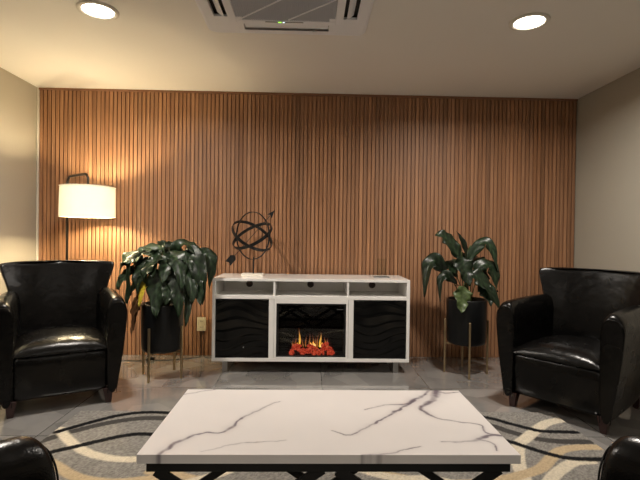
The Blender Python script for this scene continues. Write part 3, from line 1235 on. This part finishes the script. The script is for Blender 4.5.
def plant(loc, label, stand_label, leaves, dead, wide, seed, z_rest, rot):
    r = random.Random(seed)
    # stand: four square brass legs joined by a cross under the pot
    st = thing('plant_stand', stand_label, 'plant stand', (loc[0], loc[1], 0), rot, 'brass plant stands')
    q = .173
    for k in range(4):
        a = k * PI / 2
        x, y = q * math.cos(a), q * math.sin(a)
        bm = bmesh.new()
        box(bm, x - .0075, x + .0075, y - .0075, y + .0075, 0, z_rest + .20)
        obj('leg', bm, M['brass'], st, bevel=.0015)
    for k in range(2):
        bm = bmesh.new()
        if k == 0:
            box(bm, -q + .0076, q - .0076, -.006, .006, z_rest - .0135, z_rest - .0015)
        else:
            box(bm, -.006, .006, -q + .0076, q - .0076, z_rest - .0135, z_rest - .0015)
        obj('cross_bar', bm, M['brass'], st)
    t = thing('potted_plant', label, 'potted plant', (loc[0], loc[1], z_rest), 0, 'potted plants in black pots')
    bm = bmesh.new()
    lathe(bm, [(.02, 0), (.135, 0), (.150, .008), (.157, .03), (.161, .20), (.162, .365), (.160, .372), (.153, .372), (.150, .365), (.149, .32), (.02, .318)], n=56)
    obj('pot', bm, M['pot'], t, smooth=True)
    bm = bmesh.new()
    lathe(bm, [(.148, .319), (.146, .332), (.10, .343), (.01, .348)], n=40)
    obj('soil', bm, M['soil'], t, smooth=True)
    dz = Vector((0, 0, -z_rest))
    bm = bmesh.new()
    lay = bm.verts.layers.float_color.new('tint')
    sb = bmesh.new()
    sl = sb.verts.layers.float_color.new('tint')
    for B, Mi, T, w, nh, kind in leaves:
        leaf(bm, lay, Vector(B) + dz, Vector(Mi) + dz, Vector(T) + dz, w * wide, nh, kind, r)
        # its stalk, from the soil up to the blade
        b = Vector(B) + dz
        root = Vector((b.x * .22 + r.uniform(-.02, .02), b.y * .3 + r.uniform(-.02, .02), .343))
        dirn = (Vector(Mi) - Vector(B)).normalized()
        pts = [root, root.lerp(b, .5) + Vector((0, 0, .03)) - dirn * .01, b - dirn * .02 + Vector((0, 0, .004)), b + dirn * .004]
        tube(sb, smooth_path(pts, 5), .0042, 7)
    for v in sb.verts:
        v[sl] = (.075, .095, .03, 1)
    o = obj('foliage', bm, M['leaf'], t, smooth=True, recalc=False)
    md = o.modifiers.new('thickness', 'SOLIDIFY')
    md.thickness = .0012
    obj('stems', sb, M['leaf'], t, smooth=True)
    for B, Mi, T, w, nh, kind in dead:
        bm = bmesh.new()
        lay = bm.verts.layers.float_color.new('tint')
        leaf(bm, lay, Vector(B) + dz, Vector(Mi) + dz, Vector(T) + dz, w, nh, kind, r, .25)
        tube(bm, [Vector(B) + dz, Vector((B[0] * .8, B[1] * .8, .372)), Vector((B[0] * .45, B[1] * .45, .345))], .003, 6)
        o = obj('withered_leaf', bm, M['leaf'], t, smooth=True, recalc=False)
        for dmm in o.data.color_attributes[0].data:
            if dmm.color[3] == 0:
                dmm.color = (.10, .048, .022, 1)
        o['label'] = 'dried brown leaf'


left_leaves = [
    ((-0.03, 0.0, 0.96), (-0.075, -0.05, 1.015), (-0.15, -0.09, 0.985), 0.105, (-0.2, -0.5, 0.9), 1),
    ((-0.16, 0.0, 0.90), (-0.24, -0.02, 0.935), (-0.315, -0.05, 0.86), 0.10, (-0.3, -0.6, 0.9), 1),
    ((-0.19, -0.04, 0.84), (-0.26, -0.07, 0.82), (-0.315, -0.09, 0.70), 0.10, (-0.5, -0.8, 0.4), 0),
    ((-0.10, -0.06, 0.83), (-0.165, -0.1, 0.80), (-0.20, -0.13, 0.66), 0.11, (-0.5, -0.8, 0.3), 0),
    ((0.02, -0.09, 0.93), (-0.05, -0.15, 0.90), (-0.085, -0.19, 0.78), 0.12, (-0.3, -0.8, 0.5), 0),
    ((0.14, -0.05, 0.95), (0.20, -0.09, 0.955), (0.265, -0.12, 0.85), 0.115, (0.3, -0.7, 0.7), 0),
    ((0.22, -0.02, 0.90), (0.30, -0.05, 0.86), (0.355, -0.08, 0.745), 0.11, (0.5, -0.7, 0.6), 0),
    ((0.10, -0.1, 0.80), (0.10, -0.17, 0.72), (0.085, -0.21, 0.60), 0.12, (0.1, -0.9, 0.3), 0),
    ((0.20, -0.08, 0.80), (0.26, -0.13, 0.73), (0.275, -0.17, 0.62), 0.11, (0.4, -0.9, 0.3), 0),
    ((0.02, 0.02, 0.96), (0.06, 0.0, 1.005), (0.13, -0.03, 0.99), 0.10, (0.2, -0.5, 0.9), 0),
    ((-0.093, 0.02, 0.967), (-0.023, 0.0, 1.033), (0.038, -0.02, 1.066), 0.113, (-0.3, -0.7, 0.6), 0),
    ((0.008, -0.02, 0.954), (-0.107, -0.054, 1.009), (-0.206, -0.1, 0.869), 0.134, (-0.4, -0.6, 0.8), 1),
    ((-0.142, -0.02, 0.912), (-0.282, -0.045, 0.928), (-0.336, -0.02, 0.694), 0.142, (-0.7, -0.7, 0.5), 1),
    ((-0.131, -0.05, 0.867), (-0.22, -0.086, 0.915), (-0.219, -0.14, 0.602), 0.132, (-0.5, -0.8, 0.4), 0),
    ((0.003, -0.08, 0.972), (-0.022, -0.122, 0.935), (-0.02, -0.19, 0.809), 0.146, (-0.2, -0.8, 0.6), 0),
    ((0.104, -0.08, 0.974), (0.072, -0.126, 0.905), (0.059, -0.2, 0.758), 0.13, (0, -0.8, 0.6), 0),
    ((0.073, 0.0, 0.946), (0.181, -0.018, 1.06), (0.314, -0.04, 0.919), 0.128, (0.4, -0.6, 0.8), 0),
    ((0.169, -0.03, 0.932), (0.273, -0.068, 0.936), (0.344, -0.12, 0.589), 0.172, (0.5, -0.8, 0.5), 0),
    ((0.252, 0.02, 0.955), (0.367, 0.009, 0.949), (0.364, 0.0, 0.683), 0.121, (0.6, -0.7, 0.5), 0),
    ((0.04, -0.12, 0.843), (0.004, -0.148, 0.744), (0.02, -0.21, 0.501), 0.16, (-0.1, -0.9, 0.4), 0),
    ((0.083, -0.11, 0.858), (0.157, -0.149, 0.769), (0.188, -0.22, 0.504), 0.16, (0.2, -0.9, 0.4), 0),
    ((0.161, -0.08, 0.762), (0.228, -0.122, 0.681), (0.233, -0.19, 0.438), 0.1, (0.3, -0.9, 0.3), 0),
    ((0.209, -0.06, 0.887), (0.283, -0.099, 0.765), (0.338, -0.16, 0.595), 0.124, (0.4, -0.9, 0.4), 0),
    ((-0.058, -0.08, 0.87), (-0.124, -0.113, 0.871), (-0.139, -0.17, 0.661), 0.139, (-0.4, -0.8, 0.4), 0),
    ((0.064, -0.1, 0.935), (0.152, -0.135, 0.938), (0.203, -0.2, 0.706), 0.161, (0.2, -0.8, 0.5), 0),
    ((0.118, -0.07, 0.91), (0.223, -0.113, 0.844), (0.282, -0.18, 0.613), 0.161, (0.3, -0.8, 0.4), 0),
    ((-0.059, -0.12, 0.779), (-0.098, -0.14, 0.75), (-0.115, -0.20, 0.590), 0.09, (-0.3, -0.9, 0.3), 2),
    ((-0.09, -0.1, 0.855), (-0.114, -0.117, 0.825), (-0.045, -0.16, 0.73), 0.07, (-0.3, -0.8, 0.5), 3),
    ((-0.022, 0.05, 0.91), (-0.152, 0.076, 0.939), (-0.231, 0.12, 0.737), 0.159, (-0.3, -0.2, 0.9), 0),
    ((-0.001, 0.06, 0.926), (0.087, 0.09, 1.007), (0.207, 0.14, 0.823), 0.16, (0.3, -0.2, 0.9), 0),
    ((-0.032, 0.08, 0.94), (-0.082, 0.108, 1.005), (-0.165, 0.16, 0.901), 0.144, (-0.2, 0.1, 0.9), 1),
    ((0.009, 0.08, 0.925), (0.048, 0.113, 0.99), (0.116, 0.17, 0.87), 0.144, (0.2, 0.1, 0.9), 0)]
left_dead = [((-0.135, -0.1, 0.621), (-0.184, -0.09, 0.587), (-0.186, -0.1, 0.354), 0.071, (-0.3, -0.9, 0.2), 4),
             ((-0.145, -0.08, 0.618), (-0.185, -0.081, 0.523), (-0.206, -0.1, 0.338), 0.055, (-0.6, -0.8, 0.1), 4)]
right_leaves = [
    ((0.005, 0.02, 0.909), (-0.002, 0.032, 1.053), (-0.083, 0.05, 1.196), 0.051, (-0.8, -0.5, 0.2), 0),
    ((-0.069, -0.02, 0.961), (-0.186, -0.036, 1.127), (-0.294, -0.06, 1.151), 0.115, (-0.2, -0.8, 0.5), 0),
    ((-0.001, -0.02, 0.929), (0.138, -0.045, 1.107), (0.228, -0.08, 0.861), 0.09, (0.2, -0.7, 0.8), 0),
    ((-0.188, -0.03, 0.835), (-0.323, -0.059, 0.935), (-0.388, -0.1, 0.651), 0.114, (-0.5, -0.8, 0.5), 0),
    ((-0.075, 0.03, 0.798), (-0.134, 0.036, 0.898), (-0.198, 0.05, 0.879), 0.101, (-0.1, -0.8, 0.6), 0),
    ((-0.104, -0.06, 0.748), (-0.228, -0.081, 0.823), (-0.261, -0.12, 0.614), 0.073, (-0.5, -0.8, 0.5), 0),
    ((-0.066, -0.06, 0.988), (-0.06, -0.095, 0.891), (-0.028, -0.15, 0.75), 0.144, (0.1, -0.9, 0.5), 0),
    ((-0.07, -0.13, 0.748), (-0.091, -0.149, 0.652), (-0.107, -0.2, 0.54), 0.126, (0, -0.95, 0.35), 3),
    ((0.043, -0.04, 0.864), (0.168, -0.063, 0.908), (0.214, -0.1, 0.698), 0.122, (0.3, -0.8, 0.6), 0),
    ((-0.012, -0.1, 0.843), (0.097, -0.122, 0.773), (0.211, -0.17, 0.57), 0.127, (0.4, -0.8, 0.5), 0),
    ((0.056, -0.1, 0.754), (0.113, -0.126, 0.7), (0.134, -0.18, 0.595), 0.103, (0.3, -0.9, 0.4), 0),
    ((0.005, 0.0, 0.986), (0.013, 0.0, 1.037), (0.029, 0.0, 1.079), 0.021, (0, -1, 0.2), 3),
    ((0.003, 0.06, 0.864), (-0.101, 0.09, 0.929), (-0.179, 0.14, 0.769), 0.112, (-0.3, -0.2, 0.9), 0),
    ((0.028, 0.06, 0.881), (0.126, 0.095, 0.966), (0.239, 0.15, 0.772), 0.121, (0.3, -0.2, 0.9), 0),
    ((0.019, 0.08, 0.845), (0.033, 0.126, 0.981), (0.042, 0.2, 0.889), 0.114, (0, 0.2, 0.9), 0)]
plant((-1.158, 3.615), 'bushy drooping leafy plant in a black pot, left of the white console', 'brass plant stand under the bushy plant, left of the console',
      left_leaves, left_dead, 1.02, 11, .215, math.radians(-16))
plant((1.335, 3.75), 'slimmer upright leafy plant in a black pot, right of the white console', 'brass plant stand under the slimmer plant, right of the console',
      right_leaves, [], 1.15, 12, .255, math.radians(-10))


# ------------------------------------------------------------------ floor lamp
def lamp():
    px, py = -2.172, 4.10
    sx, sy = -1.873, 3.86
    t = thing('floor_lamp', 'lit floor lamp with white drum shade behind the left armchair', 'floor lamp', (px, py, 0))
    bm = bmesh.new()
    lathe(bm, [(.02, 0), (.112, 0), (.115, .006), (.112, .016), (.03, .022), (.012, .03)], n=40)
    obj('base', bm, M['lamp_metal'], t, smooth=True)
    dx, dy = sx - px, sy - py
    L = math.hypot(dx, dy)
    ux, uy = dx / L, dy / L
    pts = [(0, 0, .02), (0, 0, 1.58)]
    for i in range(1, 9):
        a = PI / 2 * i / 8
        pts.append((ux * .06 * (1 - math.cos(a)), uy * .06 * (1 - math.cos(a)), 1.58 + .06 * math.sin(a)))
    for i in range(0, 9):
        a = PI / 2 * i / 8
        e = L - .06
        pts.append((ux * (e + .06 * math.sin(a)), uy * (e + .06 * math.sin(a)), 1.58 + .06 * math.cos(a)))
    pts.append((dx, dy, 1.46))
    bm = bmesh.new()
    tube(bm, pts, .0105, 14)
    obj('pole', bm, M['lamp_metal'], t, smooth=True)
    bm = bmesh.new()
    n = 64
    z0, z1, r0, r1 = 1.274, 1.527, .215, .212
    prof = [(r0, z0), (r1, z1), (r1 - .003, z1), (r0 - .003, z0)]
    rings = [[(dx + r * math.cos(2 * PI * i / n), dy + r * math.sin(2 * PI * i / n), z) for i in range(n)] for r, z in prof]
    R = [[bm.verts.new(q) for q in r] for r in rings]
    R.append(R[0])
    for a, b in zip(R[:-1], R[1:]):
        for i in range(n):
            bm.faces.new((a[i], a[(i + 1) % n], b[(i + 1) % n], b[i]))
    sh = obj('lamp_shade', bm, M['shade'], t, smooth=False)
    bm = bmesh.new()
    bm.free()
    for z in (z0, z1):
        bm = bmesh.new()
        tube(bm, [(dx + .2145 * math.cos(2 * PI * i / n), dy + .2145 * math.sin(2 * PI * i / n), z) for i in range(n)], .003, 6, closed=True)
        obj('shade_trim', bm, M['white_trim'], sh)
    bm = bmesh.new()
    for k in range(3):
        a = 2 * PI * k / 3 + .4
        tube(bm, [(dx, dy, 1.505), (dx + .210 * math.cos(a), dy + .210 * math.sin(a), 1.522)], .002, 6)
    obj('shade_spider', bm, M['lamp_metal'], sh)
    bm = bmesh.new()
    lathe(bm, [(.004, 1.455), (.018, 1.455), (.018, 1.425), (.015, 1.42), (.004, 1.419)], dx, dy, 16)
    obj('bulb_socket', bm, M['lamp_metal'], t)
    bm = bmesh.new()
    bmesh.ops.create_uvsphere(bm, u_segments=20, v_segments=14, radius=.03, matrix=Matrix.Translation((dx, dy, 1.388)))
    obj('bulb', bm, M['bulb'], t, smooth=True)
    ld = bpy.data.lights.new('bulb_glow', 'POINT')
    ld.energy = LAMP_W
    ld.color = (1.0, .80, .48)
    ld.shadow_soft_size = .034
    lo = bpy.data.objects.new('bulb_glow', ld)
    lo.location = (dx, dy, 1.388)
    link(lo, t)


LAMP_W = 104
DOWN_W = 16
lamp()
downlight(-1.28, 2.742, 'round ceiling downlight at left, above the left armchair', DOWN_W)
downlight(1.338, 2.748, 'round ceiling downlight at right, right of the air conditioner', DOWN_W)
for y, k in ((-1.3, .55),):  # unseen pair, added to light the room from the rear
    for x in (-1.28, 1.338):
        downlight(x, y, 'added unseen fill downlight behind the viewer, on the %s side of the room' % ('left' if x < 0 else 'right'), DOWN_W * k)

# ------------------------------------------------------------------ wall outlet and cords
t = thing('wall_outlet', 'cream electrical outlet plate on the slat wall beside the bushy plant', 'outlet', (-.993, YB, .299))
bm = bmesh.new()
box(bm, -.041, .041, -.006, .0, -.064, .064)
obj('cover_plate', bm, M['cream_plastic'], t, bevel=.003)
for z in (.028, -.028):
    bm = bmesh.new()
    box(bm, -.017, .017, -.0085, -.006, z - .014, z + .014)
    so = obj('socket', bm, M['cream_plastic'], t, bevel=.002)
    bm = bmesh.new()
    box(bm, -.008, -.005, -.0092, -.0086, z - .005, z + .006)
    box(bm, .005, .008, -.0092, -.0086, z - .005, z + .006)
    obj('slot', bm, M['dark_slot'], so)

t = thing('lamp_cord', 'black lamp cord with foot switch on the floor behind the bushy plant', 'power cord', (-1.4, 4.08, 0))
bm = bmesh.new()
p = [(-2.08, 4.14), (-1.95, 4.12), (-1.85, 4.05), (-1.70, 4.035), (-1.62, 4.055), (-1.52, 4.04), (-1.42, 4.08), (-1.30, 4.065), (-1.16, 4.10), (-1.05, 4.15), (-.99, 4.205)]
pts = [(x + 1.4, y - 4.08, .004) for x, y in p] + [(.412, .138, .05), (.412, .138, .20)]
tube(bm, smooth_path(pts, 6), .0032, 6)
obj('cable', bm, M['cord'], t, smooth=True)
bm = bmesh.new()
box(bm, -.05, .025, -.016, .016, .0, .028)
obj('foot_switch', bm, M['cord'], t, bevel=.006)
bm = bmesh.new()
p = [(-.972, 4.214, .24), (-.970, 4.212, .10), (-.966, 4.205, .02), (-.94, 4.17, .004), (-.90, 4.165, .004), (-.85, 4.19, .004), (-.80, 4.205, .006), (-.70, 4.208, .02)]
tube(bm, smooth_path(p, 6), .003, 6)
tag(obj('console_cord', bm, M['cord'], smooth=True), 'thin dark cord running from the outlet to behind the white console', 'power cord')

# ------------------------------------------------------------------ camera, world, view
yaw, pit, rol = .0250, -.0094, .0134
cy_, sy_, cp_, sp_ = math.cos(yaw), math.sin(yaw), math.cos(pit), math.sin(pit)
f = Vector((sy_ * cp_, cy_ * cp_, sp_))
r = Vector((cy_, -sy_, 0))
u = r.cross(f)
rr = r * math.cos(rol) + u * math.sin(rol)
uu = u * math.cos(rol) - r * math.sin(rol)
cam = bpy.data.cameras.new('camera')
cam.sensor_fit = 'HORIZONTAL'
cam.sensor_width = 36
cam.lens = 36 * 450 / 640
cam.clip_start = .02
co = bpy.data.objects.new('camera', cam)
m = Matrix((rr, uu, -f)).transposed().to_4x4()
m.translation = (0, 0, 1.14)
co.matrix_world = m
link(co)
scene.camera = co

w = bpy.data.worlds.new('world')
w.use_nodes = True
w.node_tree.nodes['Background'].inputs[0].default_value = (.02, .018, .015, 1)
w.node_tree.nodes['Background'].inputs[1].default_value = 1
scene.world = w

vs = scene.view_settings
scene.display_settings.display_device = 'sRGB'
vs.view_transform = 'Standard'
vs.look = 'None'
vs.gamma = 1
vs.use_curve_mapping = False
vs.exposure = 1.2
try:
    scene.cycles.use_denoising = True
    scene.cycles.denoiser = 'OPENIMAGEDENOISE'
    scene.cycles.max_bounces = 10
    scene.cycles.diffuse_bounces = 5
    scene.cycles.sample_clamp_indirect = 6
    scene.cycles.caustics_reflective = False
    scene.cycles.caustics_refractive = False
except Exception:
    pass
